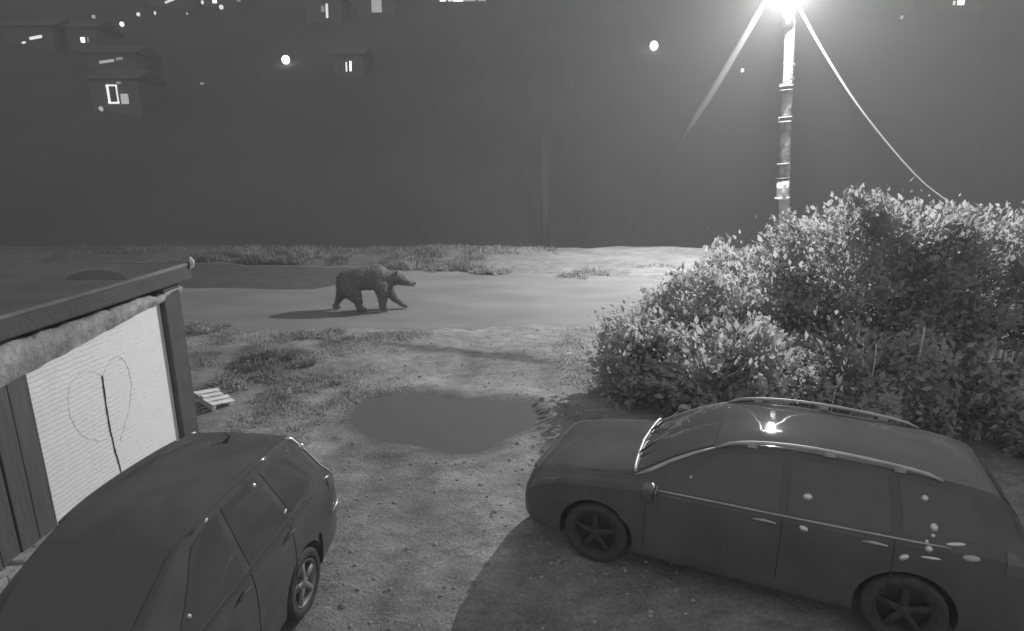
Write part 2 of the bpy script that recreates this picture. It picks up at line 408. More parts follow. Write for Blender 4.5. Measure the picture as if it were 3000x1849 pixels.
# ------------------------------------------------------------------ cars
def catmull(P, t):
    """P: array (n, ...) ; t in [0, n-1]"""
    n = len(P); i = int(min(max(math.floor(t), 0), n-2)); f = t-i
    p0 = P[max(i-1, 0)]; p1 = P[i]; p2 = P[i+1]; p3 = P[min(i+2, n-1)]
    return .5*((2*p1)+(p2-p0)*f+(2*p0-5*p1+4*p2-p3)*f*f+(3*p1-p0-3*p2+p3)*f**3)
class Body:
    """stations: x, half width at side, z sill, z belt, half width at roof edge, z roof edge, z top"""
    def __init__(s, st):
        s.st = st; rows = []
        for x, wd, zs, zb, wr, zr, zt in st:
            rows.append([(x, 0, zs), (x, wd*.80, zs), (x, wd*.955, zs+.03), (x, wd*.99, zs+(zb-zs)*.38), (x, wd, zs+(zb-zs)*.72), (x, wd*.97, zb-.03), (x, wd*.94, zb+.004),
                         (x, wr+(wd*.94-wr)*.5, zb+(zr-zb)*.52), (x, wr, zr), (x, wr*.86, zr+(zt-zr)*.6), (x, wr*.5, zr+(zt-zr)*.92), (x, 0, zt)])
        s.P = np.array(rows)
    def ev(s, u, v):
        col = np.array([catmull(s.P[:, j], u) for j in range(int(max(0, math.floor(v)-1)), int(min(s.P.shape[1], math.floor(v)+3)))])
        off = int(max(0, math.floor(v)-1))
        return catmull(col, v-off)
    def u_of(s, x):
        X = [q[0] for q in s.st]
        return float(np.interp(x, X, range(len(X)))) if X[0] < X[-1] else float(np.interp(-x, [-q for q in X], range(len(X))))
    def mesh(s, name, m, parent, nu=8, nv=4, wells=()):
        U = np.linspace(0, len(s.P)-1, (len(s.P)-1)*nu+1); V = np.linspace(0, s.P.shape[1]-1, (s.P.shape[1]-1)*nv+1)
        Vs = []; grid_ = []
        for u in U:
            cols = [catmull(s.P[:, j], u) for j in range(s.P.shape[1])]; cols = np.array(cols)
            ring = [catmull(cols, v) for v in V]
            row = [tuple(p) for p in ring]
            mirror = [(p[0], -p[1], p[2]) for p in ring[1:-1]][::-1]
            grid_.append(row+mirror)
        n = len(grid_[0]); vs = [v for r in grid_ for v in r]; fs = []
        for i in range(len(grid_)-1):
            for k in range(n):
                a = i*n+k; b = i*n+(k+1) % n; fs.append([a, b, b+n, a+n])
        fs.append([k for k in range(n)][::-1]); fs.append([(len(grid_)-1)*n+k for k in range(n)])
        o = mesh_obj(name, vs, fs, m, parent, True)
        bm = bmesh.new(); bm.from_mesh(o.data); bmesh.ops.remove_doubles(bm, verts=bm.verts, dist=1e-5); bmesh.ops.recalc_face_normals(bm, faces=bm.faces); bm.to_mesh(o.data); bm.free()
        if wells:
            cut = MB()
            for wx, wz, wr, side, wd in wells:
                Mx = Matrix.Translation((wx, side*(wd-.12), wz)) @ Matrix.Rotation(-side*math.pi/2, 4, 'X')
                pr = [(0, -.15), (wr, -.15), (wr, .4), (0, .4)]
                nn = 40; k0 = len(cut.v)
                ring0 = [Mx @ Vector((wr*math.cos(2*math.pi*k/nn), wr*math.sin(2*math.pi*k/nn), -.15)) for k in range(nn)]
                ring1 = [Mx @ Vector((wr*math.cos(2*math.pi*k/nn), wr*math.sin(2*math.pi*k/nn), .4)) for k in range(nn)]
                cut.add(ring0+ring1, [[k, (k+1) % nn, nn+(k+1) % nn, nn+k] for k in range(nn)] + [list(range(nn))[::-1], [nn+k for k in range(nn)]])
            c = cut.build("cutter", M["plastic"])
            bm = bmesh.new(); bm.from_mesh(c.data); bmesh.ops.recalc_face_normals(bm, faces=bm.faces); bm.to_mesh(c.data); bm.free()
            par = o.parent; o.parent = None
            md = o.modifiers.new("b", 'BOOLEAN'); md.operation = 'DIFFERENCE'; md.object = c; md.solver = 'EXACT'
            bake(o); o.parent = par; bpy.data.objects.remove(c)
            o.data.polygons.foreach_set("use_smooth", [True]*len(o.data.polygons))
            o.data.set_sharp_from_angle(angle=math.radians(40))
        return o
    def patch(s, name, q, m, parent, side=1, nu=14, nv=8, off=.004, thick=.006):
        """q: four (x, v) corners: low-front, low-rear, high-rear, high-front in metres / section index"""
        vs = []
        for j in range(nv+1):
            for i in range(nu+1):
                a, b = i/nu, j/nv
                x = (q[0][0]*(1-a)+q[1][0]*a)*(1-b)+(q[3][0]*(1-a)+q[2][0]*a)*b
                v = (q[0][1]*(1-a)+q[1][1]*a)*(1-b)+(q[3][1]*(1-a)+q[2][1]*a)*b
                u = s.u_of(x); p = s.ev(u, v); e = 1e-2
                du = s.ev(min(u+e, len(s.P)-1), v)-s.ev(max(u-e, 0), v); dv = s.ev(u, min(v+e, 10.99))-s.ev(u, max(v-e, 0))
                n = np.cross(du, dv); l = np.linalg.norm(n); n = n/(l+1e-9)
                c = np.array([p[0], 0, .8])
                if np.dot(n, p-c) < 0: n = -n
                p = p+n*off; vs.append((p[0], p[1]*side, p[2]))
        w_ = nu+1
        fs = [[j*w_+i, j*w_+i+1, (j+1)*w_+i+1, (j+1)*w_+i] for j in range(nv) for i in range(nu)]
        return mesh_obj(name, vs, fs, m, parent, True)
    def curve(s, pts, side=1, off=.006):
        out = []
        for x, v in pts:
            u = s.u_of(x); p = s.ev(u, v); n = np.array([0, max(p[1], .01), (p[2]-.8)*.8]); n /= np.linalg.norm(n); p = p+n*off
            out.append(Vector((p[0], p[1]*side, p[2])))
        return out
def wheel(parent, x, y, r, side, spokes=5, rim='alloy'):
    w_ = bpy.data.objects.new("wheel", None); COL.objects.link(w_); w_.parent = parent; w_.location = (x, y, r)
    Mx = Matrix.Rotation(-side*math.pi/2, 4, 'X') @ Matrix.Rotation(.35, 4, 'Z')
    rr = r*.68
    MB().lathe([(rr, -.09), (r*.9, -.1), (r*.985, -.075), (r, -.04), (r, .05), (r*.985, .08), (r*.9, .1), (rr, .085), (rr*.97, .06)], Mx, 40).build("tyre", M["rubber"], w_, True)
    m = MB(); m.lathe([(rr, .088), (rr*.97, .092), (rr*.9, .07), (rr*.88, -.05)], Mx, 40)
    for k in range(spokes):
        a = 2*math.pi*k/spokes; R = Matrix.Rotation(a, 4, 'Z')
        m.box(Mx @ R @ Vector((rr*.5, 0, .066)), (rr*.98, .058, .03), (Mx @ R).to_3x3())
    m.lathe([(.0, .085), (.05, .083), (.065, .06), (.07, .02)], Mx, 20)
    m.build("rim", M[rim], w_, True)
    MB().lathe([(0, .0), (rr*.9, .0)], Mx, 32).build("brake_disc", M["plastic"], w_)
    return w_

# ---- left car: dark hatchback, its tail towards the road. local +x = towards its tail (away from camera)
def car_left():
    # right rear wheel contact
    hd = math.radians(90-7.0)
    d = Vector((math.cos(hd), math.sin(hd), 0)); right = Vector((d.y, -d.x, 0))
    wc = G(905, 1792)
    body_w = .81; rear_ax = 1.28
    org = wc - d*rear_ax - right*(body_w-.02)
    root = empty("parked_car", (org.x, org.y, 0), "dark hatchback parked beside the white garage door, its five spoke wheel showing", "car", hd, "cars parked in the yard")
    st = [  # x, w, zsill, zbelt, wr, zr, zt     front (-) to tail (+)
        (-2.12, .56, .34, .58, .42, .61, .63), (-2.05, .70, .26, .70, .50, .74, .76), (-1.8, .76, .22, .82, .56, .87, .90), (-1.2, .80, .2, .92, .60, .99, 1.03), (-.72, .80, .2, .98, .60, 1.08, 1.13),
        (-.25, .81, .2, 1.01, .57, 1.34, 1.39), (.12, .81, .2, 1.03, .54, 1.51, 1.56), (.45, .81, .2, 1.04, .53, 1.58, 1.63), (.9, .81, .2, 1.05, .53, 1.59, 1.635), (1.4, .81, .21, 1.06, .52, 1.57, 1.61),
        (1.80, .80, .24, 1.07, .50, 1.52, 1.555), (2.0, .79, .27, 1.06, .48, 1.36, 1.385), (2.13, .76, .30, 1.0, .46, 1.10, 1.115), (2.2, .68, .34, .86, .42, .90, .91)]
    B = Body(st); R = .32
    wells = [(rear_ax, R, R+.06, s, body_w) for s in (1, -1)] + [(-1.25, R, R+.06, s, body_w) for s in (1, -1)]
    B.mesh("body", M["paint"], root, wells=wells)
    for s in (1, -1):
        wheel(root, rear_ax, s*(body_w-.11), R, s); wheel(root, -1.25, s*(body_w-.11), R, s)
        B.patch("side_window", [(-.45, 6.15), (.43, 6.15), (.46, 7.8), (.14, 7.8)], M["glass"], root, s)
        B.patch("side_window", [(.52, 6.15), (1.15, 6.15), (1.02, 7.8), (.54, 7.8)], M["glass"], root, s)
        B.patch("side_window", [(1.22, 6.2), (1.72, 6.4), (1.5, 7.7), (1.1, 7.8)], M["glass"], root, s)
        for x0 in (-.5, .48, 1.12):
            MB().tube(B.curve([(x0, v) for v in np.linspace(2.5, 5.9, 10)], s, .0005), .004, 5).build("door_seam", M["plastic"], root)
        for x0 in (.25, .98):
            MB().tube(B.curve([(x0, 4.75), (x0+.08, 4.8), (x0+.16, 4.75)], s, .018), [.01, .016, .01], 8).build("door_handle", M["paint"], root, True)
        MB().tube(B.curve([(x, 6.0) for x in np.linspace(-.75, 1.55, 24)], s, .006), .009, 6).build("belt_trim", M["plastic"], root, True)
        MB().tube(B.curve([(x, 8.15) for x in np.linspace(.2, 1.5, 20)], s, .005), .012, 6).build("roof_gutter", M["paint2"], root, True)
        B.patch("tail_light", [(1.9, 4.4), (2.14, 4.4), (2.1, 5.8), (1.9, 5.8)], M["redlens"], root, s, off=.006)
        # shine on the tailgate corner edge, put into a chrome strip
        MB().tube(B.curve([(1.70, 8.4), (1.78, 8.05), (1.90, 7.4), (2.0, 6.6), (2.06, 6.0), (2.1, 5.3)], s, .008), [.006, .02, .010, .009, .008, .005], 6).build("tailgate_highlight", M["chrome"], root, True)
        MB().tube(B.curve([(1.9, 3.4), (2.05, 3.45), (2.13, 3.5)], s, .012), [.01, .014, .01], 6).build("bumper_trim", M["chrome"], root, True)
        MB().tube(B.curve([(1.62, 2.2), (1.63, 2.8), (1.6, 3.3)], s, .01), .01, 6).build("mudflap", M["plastic"], root, True)
        m = MB(); m.box((-.5, s*.93, 1.02), (.12, .2, .13)); m.build("wing_mirror", M["paint"], root, bevel=.03)
    B.patch("windscreen", [(-.74, 9.0), (.05, 9.0), (.05, 11), (-.74, 11)], M["glass"], root, 1, off=.005)
    B.patch("windscreen", [(-.74, 9.0), (.05, 9.0), (.05, 11), (-.74, 11)], M["glass"], root, -1, off=.005)
    B.patch("rear_window", [(1.86, 9.0), (2.02, 9.0), (2.02, 11), (1.84, 11)], M["glass"], root, 1, off=.005)
    B.patch("rear_window", [(1.86, 9.0), (2.02, 9.0), (2.02, 11), (1.84, 11)], M["glass"], root, -1, off=.005)
    m = MB(); m.tube([(1.5, .0, 1.60), (1.58, 0, 1.63), (1.52, 0, 1.70)], [.02, .012, .004], 8); m.build("aerial", M["plastic"], root, True)
    return root
car_left()

# ---- right car: dark estate with roof rails, its bonnet to the left. local +x = towards its tail (right)
def car_right():
    rn0 = G(2127, 1290, 1.56); rn1 = G(2690, 1384, 1.50)
    d = (rn1-rn0); d.z = 0; d.normalize(); d = Vector((math.cos(math.radians(-24)), math.sin(math.radians(-24)), 0))
    far_n = Vector((-d.y, d.x, 0))
    mid = G(2020, 1460, .97); # belt line near side
    w_ = .92
    front = G(1490, 1612, .3)
    # centre line: near side + half width
    side_pt = mid
    org = side_pt + far_n*(w_*.94)
    t = (front-org).dot(d); org = org + d*(t+2.16)
    root = empty("parked_car", (org.x, org.y, 0), "dark estate car with pale roof rails in front of the tall bushes", "car", math.atan2(d.y, d.x), "cars parked in the yard")
    st = [
        (-2.32, .62, .36, .52, .46, .56, .58), (-2.26, .78, .28, .66, .6, .72, .75), (-2.1, .87, .24, .80, .68, .85, .88), (-1.75, .91, .22, .88, .72, .93, .97), (-1.3, .92, .2, .94, .73, 1.0, 1.04), (-1.02, .92, .2, .97, .72, 1.05, 1.10),
        (-.62, .92, .2, .98, .67, 1.28, 1.33), (-.22, .92, .2, .985, .62, 1.44, 1.49), (.3, .92, .2, .99, .60, 1.50, 1.545), (.9, .92, .2, 1.0, .60, 1.50, 1.545), (1.5, .91, .22, 1.01, .59, 1.47, 1.51),
        (1.95, .89, .25, 1.02, .56, 1.40, 1.43), (2.14, .87, .28, 1.0, .54, 1.22, 1.25), (2.26, .84, .32, .95, .52, 1.02, 1.04), (2.32, .76, .36, .84, .48, .86, .87)]
    B = Body(st); R = .34
    wells = [(x, R, R+.06, s, w_) for x in (1.38, -1.42) for s in (1, -1)]
    B.mesh("body", M["paint2"], root, wells=wells)
    for s in (1, -1):
        wheel(root, 1.38, s*(w_-.11), R, s, 5, 'alloy_dark'); wheel(root, -1.42, s*(w_-.11), R, s, 5, 'alloy_dark')
        B.patch("side_window", [(-.85, 6.15), (.3, 6.15), (.3, 7.8), (-.25, 7.8)], M["glass"], root, s)
        B.patch("side_window", [(.38, 6.15), (1.2, 6.15), (1.14, 7.8), (.38, 7.8)], M["glass"], root, s)
        B.patch("side_window", [(1.28, 6.2), (1.9, 6.4), (1.72, 7.75), (1.22, 7.8)], M["glass"], root, s)
        for x0 in (-.9, .34, 1.22):
            MB().tube(B.curve([(x0, v) for v in np.linspace(2.5, 5.9, 10)], s, .0005), .004, 5).build("door_seam", M["plastic"], root)
        for x0 in (.12, 1.0):
            MB().tube(B.curve([(x0-.02, 4.8), (x0+.07, 4.84), (x0+.17, 4.8)], s, .02), [.008, .015, .008], 8).build("door_handle", M["rail"], root, True)
        MB().tube(B.curve([(x, 6.02) for x in np.linspace(-.95, 1.62, 26)], s, .006), [.003]+[.009]*24+[.003], 6).build("belt_trim", M["rail"], root, True)
        # roof rail on feet
        pts = B.curve([(x, 8.35) for x in np.linspace(-.3, 1.55, 18)], s, .0)
        rl = [p + Vector((0, s*.02, .055*math.sin(math.pi*min(1, max(0, i/17))) ** .4 if 0 < i < 17 else .0)) for i, p in enumerate(pts)]
        rail = MB().tube(rl, [.012]+[.017]*16+[.012], 8).build("roof_rail", M["rail"], root, True)
        for i in (3, 9, 14):
            m = MB(); m.box(rl[i]-Vector((0, 0, .03)), (.09, .03, .05)); m.build("rail_foot", M["rail"], rail, bevel=.008)
        # light caught by the A pillar, put into a pale metal strip
        MB().tube(B.curve([(-1.05, 7.9), (-.9, 8.0), (-.7, 8.1), (-.5, 8.15), (-.3, 8.2)], s, .008), [.01, .02, .018, .014, .008], 8).build("pillar_highlight", M["rail"], root, True)
        B.patch("headlight", [(-2.2, 4.4), (-1.9, 4.8), (-1.8, 6.2), (-2.1, 6.0)], M["lampglass"], root, s, off=.006)
        B.patch("tail_light", [(2.0, 4.4), (2.27, 4.4), (2.24, 5.9), (2.0, 6.4)], M["redlens"], root, s, off=.006)
        m = MB(); m.box((-.86, s*1.06, 1.05), (.13, .2, .15)); mm = m.build("wing_mirror", M["paint2"], root, bevel=.035)
        m = MB(); m.box((-.785, s*1.065, 1.05), (.012, .16, .11)); m.build("mirror_glass", M["lampglass"], mm, bevel=.003)
        B.patch("windscreen", [(-1.08, 8.7), (-.33, 8.7), (-.3, 11), (-1.1, 11)], M["glass"], root, s, off=.006)
        B.patch("rear_window", [(2.0, 8.9), (2.2, 8.9), (2.2, 11), (1.98, 11)], M["glass"], root, s, off=.006)
        MB().tube(B.curve([(-1.12, 8.0), (-1.5, 8.3), (-1.9, 8.7), (-2.15, 9.2)], s, .001), .004, 5).build("bonnet_seam", M["plastic"], root)
    cw = [B.ev(B.u_of(-1.13+.05*abs(v-11)*.5), v) for v in np.linspace(8.2, 11, 12)]
    pts = [Vector((p[0], -p[1], p[2]+.012)) for p in cw] + [Vector((p[0], p[1], p[2]+.012)) for p in cw[::-1][1:]]
    MB().tube(pts, [.008]+[.02]*(len(pts)-2)+[.008], 6).build("cowl_highlight", M["rail"], root, True)  # pale strip added for the light along the windscreen foot
    for y0 in (-.35, .25):
        m = MB(); m.tube([(-1.1, y0, 1.10), (-1.0, y0+.1, 1.16), (-.86, y0+.34, 1.23)], [.012, .01, .006], 6); m.build("wiper", M["plastic"], root, True)
    m = MB(); m.box((-2.33, 0, .5), (.02, .52, .12)); m.build("number_plate", M["plate"], root, bevel=.004)
    m = MB()
    for k in range(5): m.box((-2.31, 0, .60+k*.022), (.03, .9-k*.05, .009))
    m.build("grille", M["plastic"], root)
    return root
car_right()

# ------------------------------------------------------------------ brown bear walking right
def bear():
    S = 1/103.0
    def L(px, py, y=0): return Vector(((px-1090)*S, y, (909-py)*S/.97))
    mb = MB()
    def ell(a, b, ra, rb, fy=1.0, n=10):
        """string of spheres from a to b, width factor fy"""
        for i in range(n+1):
            t = i/n; c = a.lerp(b, t); r = ra*(1-t)+rb*t
            vs = []; fs = []; NU, NV = 14, 9
            for j in range(NV+1):
                ph = math.pi*j/NV
                for k in range(NU):
                    th = 2*math.pi*k/NU
                    vs.append(c + Vector((r*math.sin(ph)*math.cos(th), r*fy*math.sin(ph)*math.sin(th), r*math.cos(ph))))
            for j in range(NV):
                for k in range(NU): fs.append([j*NU+k, j*NU+(k+1) % NU, (j+1)*NU+(k+1) % NU, (j+1)*NU+k])
            mb.add(vs, fs)
    # trunk
    ell(L(1028, 823), L(1070, 818), .31, .335, .9); ell(L(1070, 818), L(1112, 816), .335, .34, .86); ell(L(1112, 816), L(1132, 822), .34, .27, .85)
    ell(L(1108, 799), L(1116, 799), .2, .19, .7, 3)                          # hump
    ell(L(1013, 826), L(1026, 822), .18, .28, .95, 6)                        # rump
    ell(L(1130, 820), L(1158, 819), .26, .2, .85)                          # neck
    ell(L(1162, 818), L(1177, 820), .19, .17, .9, 5)                        # skull
    ell(L(1180, 824), L(1198, 831), .14, .10, .85); ell(L(1198, 831), L(1213, 837), .10, .06, .95)     # muzzle
    for s in (-1, 1): ell(L(1168, 801, s*.12), L(1169, 798, s*.125), .045, .04, .7, 2)     # ears
    ell(L(999, 815), L(997, 822), .05, .04, 1, 2)                            # tail
    # hind leg trailing (near side, y<0 is towards the camera)
    def leg(pts, rs, y, foot):
        P = [L(px, py, y) for px, py in pts]
        for i in range(len(P)-1): ell(P[i], P[i+1], rs[i], rs[i+1], .8, 8)
        f = L(*foot[0], y); g = L(*foot[1], y); ell(f, g, .075, .055, 1.1, 6)
    leg([(1012, 838), (1005, 862), (993, 880), (984, 898)], [.24, .17, .10, .078], .17, ((981, 901), (992, 903)))
    leg([(1030, 840), (1046, 862), (1056, 880), (1058, 898)], [.26, .2, .12, .09], -.17, ((1058, 901), (1074, 903)))
    leg([(1124, 840), (1126, 862), (1125, 880), (1124, 897)], [.23, .16, .125, .095], -.17, ((1125, 901), (1138, 903)))
    leg([(1134, 838), (1143, 864), (1158, 882), (1172, 893)], [.2, .15, .105, .08], .17, ((1175, 896), (1187, 903)))
    base = G(1090, 908); hz = h_ground(base.x, base.y)
    root = empty("brown_bear", (base.x, base.y, hz+.02), "dark brown bear walking to the right along the pale road", "bear", math.radians(3))
    o = mb.build("body", M["bear"], None, True)
    md = o.modifiers.new("r", 'REMESH'); md.mode = 'VOXEL'; md.voxel_size = .022; md.use_smooth_shade = True
    m2 = o.modifiers.new("s", 'SMOOTH'); m2.factor = .6; m2.iterations = 7
    bake(o); o.parent = root
    # shaggy coat: displace outward with noise
    me = o.data; nn = [v.normal.copy() for v in me.vertices]
    for v, n in zip(me.vertices, nn):
        v.co += n*(.014*noise.noise(v.co*14) + .008*noise.noise(v.co*34+Vector((5, 0, 0))))
    MB().lathe([(0, .03), (.02, .025), (.03, .0), (.02, -.02), (0, -.02)], Matrix.Translation(L(1218, 833)) @ Matrix.Rotation(math.pi/2, 4, 'Y'), 12).build("nose", M["darkfur"], root, True)
    for s in (-1, 1):
        MB().lathe([(0, .014), (.01, .01), (.014, 0), (.01, -.01), (0, -.014)], Matrix.Translation(L(1188, 816, s*.09)), 10).build("eye", M["glass"], root, True)
    # fur tufts along the outline
    V = []; Fc = []
    vv = [v for v in me.vertices]
    for k in range(9000):
        v = vv[int(RNG.integers(len(vv)))]; n = v.normal; dr = (n*.6 + Vector((-.5, 0, -.6)) + Vector(RNG.normal(0, .2, 3))).normalized()
        sd = n.cross(dr).normalized()*.006; b = len(V); l = RNG.uniform(.025, .055)
        V += [v.co-sd, v.co+sd, v.co+dr*l]; Fc.append([b, b+1, b+2])
    mesh_obj("coat", [tuple(q) for q in V], Fc, M["bear"], root)
    return root
bear()

# ------------------------------------------------------------------ lamp post, its cable and a lens streak built as a tube
def lamp_post():
    y = LAMP_POS.y + .38
    foot = GY(2286, 860, y); foot = Vector((foot.x-.02, y, h_ground(foot.x, y)))
    top = GY(2314, 5, y); dirv = (top-GY(2288, 670, y)); dirv.normalize()
    tp = top + dirv*.55
    root = empty("street_lamp", foot, "tall weathered pole with glaring street lamp behind the bushes", "street lamp")
    base = foot
    pts = [tp.lerp(base, t) + Vector((.02*math.sin(t*9), 0, 0)) for t in np.linspace(0, 1, 30)]
    rs = [.15+.045*t for t in np.linspace(0, 1, 30)]
    o = MB().tube([p-foot for p in pts], rs, 16).build("pole", M["pole"], root, True)
    # upper pale sleeve
    def on(py): return GY(2312-(py/670)*24, py, y)-foot
    MB().tube([on(-10), on(80)], [.19, .195], 16).build("upper_sleeve", M["stone"], root, True)
    m = MB(); m.tube([on(520), on(527)], [.25, .25], 16); m.build("top_collar", M["plastic"], root, True)
    m = MB(); m.tube([on(527)+Vector((0, -.03, 0)), on(578)+Vector((0, -.03, 0))], [.20, .20], 16); m.build("shield_plate", M["galv"], root, True)
    m = MB(); m.tube([on(577), on(583)], [.25, .24], 16); m.build("lower_collar", M["whitewood"], root, True)
    m = MB(); m.box(on(552)+Vector((-.03, -.24, 0)), (.12, .06, .3)); m.build("meter_box", M["whitewood"], root, bevel=.01)
    for py, r in ((250, .225), (262, .215), (342, .225), (355, .22), (478, .215)):
        MB().tube([on(py), on(py+6)], r*.93+.012, 14).build("band", M["felt_edge"], root, True)
    for py, sx in ((190, 1), (232, 1), (252, -1), (345, 1), (350, -1), (478, 1)):
        m = MB(); m.box(on(py)+Vector((sx*.2, -.05, 0)), (.08, .05, .1)); m.build("bracket", M["felt_edge"], root, bevel=.01)
    # arm and lamp head
    lp = LAMP_POS-foot
    MB().tube([tp-foot-Vector((0, 0, .1)), lp+Vector((.0, .05, .35)), lp+Vector((-.15, -.1, .24))], [.045, .04, .035], 8).build("arm", M["galv"], root, True)
    m = MB(); m.box(lp+Vector((-.1, -.05, .16)), (1.35, .42, .13), None, .7); h = m.build("lamp_head", M["galv"], root, bevel=.02)
    m = MB(); m.box(lp+Vector((-.1, -.05, .08)), (1.25, .34, .03)); m.build("lens", GLOW["flare"], h, bevel=.005)
    ld = bpy.data.lights.new("lamp_light", 'POINT'); ld.energy = LAMP_W; ld.shadow_soft_size = .12; ld.color = (1, 1, 1)
    lo = bpy.data.objects.new("lamp_light", ld); COL.objects.link(lo); lo.location = LAMP_POS-foot-Vector((.1, .05, .08)); lo.parent = root
    return tp, y
TP, PY = lamp_post()
def cable(name, pix, ys, r, m, label):
    P = [GY(px, py, y) for (px, py), y in zip(pix, ys)]; out = []
    for i in range((len(P)-1)*8+1):
        q = catmull(np.array([list(p) for p in P]), i/8); out.append(Vector(q))
    o = MB().tube(out, r if not hasattr(r, '__len__') else list(np.interp(np.linspace(0, 1, len(out)), np.linspace(0, 1, len(r)), r)), 8).build(name, m, None, True)
    return tag(o, label, "cable")
cable("guy_cable", [(2330, 0), (2400, 130), (2500, 290), (2600, 420), (2700, 530), (2790, 600), (2860, 660)], [PY, PY-.3, PY-.8, PY-1.3, PY-1.9, PY-2.5, PY-3.1], [.045, .04, .036, .03, .024, .02, .016], M["cable"],
      "pale cable running from the lamp pole down right into the bushes")
cable("lens_streak", [(2250, -30), (2222, 30), (2155, 150), (2085, 270), (2020, 372), (1960, 470), (1900, 575), (1845, 690)], [PY+.2, PY+1.5, PY+3.5, PY+5.5, PY+7.5, PY+10, PY+13, PY+18], [.10, .15, .16, .16, .15, .06, .02, .015], M["streak_mat"],  # lens streak beside the lamp, modelled as a tapering tube
      "thick faint lens streak slanting down left from the street lamp, built as a tube")

# ------------------------------------------------------------------ vegetation
def leaves_mesh(name, pts, dirs, sizes, m, parent=None):
    """diamond leaves, folded along the middle"""
    n = len(pts); d = dirs/np.linalg.norm(dirs, axis=1)[:, None]
    r = RNG.normal(size=(n, 3)); s = np.cross(d, r); s /= np.linalg.norm(s, axis=1)[:, None]; up = np.cross(s, d)
    L = sizes[:, None]
    a = pts; b = pts + d*L*.45 + s*L*.27 + up*L*.06; c = pts + d*L - up*L*.1; e = pts + d*L*.45 - s*L*.27 + up*L*.06
    V = np.stack([a, b, c, e], 1).reshape(-1, 3); k = np.arange(n)*4
    Fc = np.concatenate([np.stack([k, k+1, k+2], 1), np.stack([k, k+2, k+3], 1)])
    me = bpy.data.meshes.new(name); me.vertices.add(len(V)); me.vertices.foreach_set("co", V.ravel())
    me.loops.add(Fc.size); me.loops.foreach_set("vertex_index", Fc.ravel()); me.polygons.add(len(Fc)); me.polygons.foreach_set("loop_start", np.arange(0, Fc.size, 3)); 
    me.update(calc_edges=True); me.validate(); me.materials.append(m)
    o = bpy.data.objects.new(name, me); COL.objects.link(o)
    if parent: o.parent = parent
    return o
def bush(loc, rx, ry, h, label, nleaf, pw=2.0, group=None, cat="bush", z_low=.12, leaf=(.07, .15), nclump=150, lm="leaf"):
    root = empty("bush", (loc[0], loc[1], h_ground(loc[0], loc[1])), label, cat, 0, group)
    # clumps through the volume, more near the surface
    C = []
    while len(C) < nclump:
        q = RNG.uniform(-1, 1, 3); q[2] = RNG.uniform(z_low*2-1, 1)
        r = (abs(q[0])**pw + abs(q[1])**pw + abs(q[2])**pw)**(1/pw)
        if r > 1 or r < RNG.uniform(.2, .95): continue
        C.append(q)
    C = np.array(C)*np.array([rx, ry, h/2]) + np.array([0, 0, h/2])
    bumpz = np.array([noise.noise(Vector((c[0]*1.1+loc[0], c[1]*1.1, 3.3))) for c in C]); C[:, 2] *= 1+.22*bumpz
    # stems
    m = MB()
    for c in C[RNG.permutation(len(C))[:min(60, len(C))]]:
        b = Vector((c[0]*.18+RNG.normal(0, .06), c[1]*.18+RNG.normal(0, .06), -.05)); e = Vector(c); md = b.lerp(e, .5)+Vector((c[0]*-.08, c[1]*-.08, .12*h*.3))
        m.tube([b, md, e], [.018, .011, .004], 5, False)
    m.build("stems", M["twig"], root, True)
    per = nleaf//len(C); pts = []; dirs = []; sz = []
    for c in C:
        k = int(per*RNG.uniform(.4, 1.6)); rad = RNG.uniform(.10, .24)*min(1, .35+h*.45)
        o = RNG.normal(0, rad, (k, 3)); o[:, 2] *= .8
        p = c+o; p[:, 2] = np.maximum(p[:, 2], .04); pts.append(p)
        out = c-np.array([0, 0, h*.3]); out = out/np.linalg.norm(out)
        dirs.append(out + RNG.normal(0, .7, (k, 3)) + np.array([0, 0, .25])); sz.append(RNG.uniform(leaf[0], leaf[1], k)*RNG.choice([.6, 1, 1.35], k))
    # sprigs that stick out of the outline
    idx = np.argsort(-(C[:, 2]/h + np.hypot(C[:, 0]/rx, C[:, 1]/ry)))[:30]
    for c in C[idx]:
        out = c-np.array([0, 0, h*.4]); out = out/np.linalg.norm(out)+np.array([0, 0, .5])+RNG.normal(0, .25, 3); out /= np.linalg.norm(out)
        k = 22; t = np.linspace(.05, RNG.uniform(.25, .5)*min(1, h/1.4), k)[:, None]; p = c+out*t+RNG.normal(0, .02, (k, 3)); pts.append(p); dirs.append(out*.5+RNG.normal(0, .6, (k, 3))); sz.append(RNG.uniform(leaf[0]*.7, leaf[1]*.8, k))
    leaves_mesh("foliage", np.concatenate(pts), np.concatenate(dirs), np.concatenate(sz), M[lm], root)
    return root
GB = "bushes along the right of the drive"
bush((2.55, 10.5), .85, 1.0, 1.45, "lowest leafy bush at the edge of the drive, left end of the hedge", 11000, group=GB, z_low=0)
bush((3.75, 11.6), 1.1, 1.2, 2.0, "mid height bush between the lowest bush and the pole foot", 15000, group=GB, z_low=0)
bush((3.6, 9.4), 1.1, .9, 1.5, "leafy bush right behind the bonnet of the estate car", 11000, group=GB, z_low=0)
bush((5.2, 12.2), 1.15, 1.5, 2.3, "bush directly in front of the lamp pole foot", 18000, 2.6, GB, z_low=0, nclump=190)
bush((6.8, 11.8), 1.35, 2.0, 3.15, "tall bush just right of the lamp pole", 24000, 3.4, GB, nclump=250, z_low=0, lm="leafdim")
bush((8.1, 11.5), 1.4, 2.0, 3.15, "tall flat topped bush where the pale cable comes down", 24000, 3.4, GB, nclump=250, z_low=0, lm="leafdim")
bush((9.9, 11.2), 1.4, 2.0, 3.0, "tall bush at the right end of the hedge", 22000, 3.4, GB, nclump=230, z_low=0, lm="leafdim")
bush((5.3, 9.5), 1.1, .9, 1.3, "low shaded bush behind the estate car's far roof rail", 11000, 2.4, GB, z_low=0)
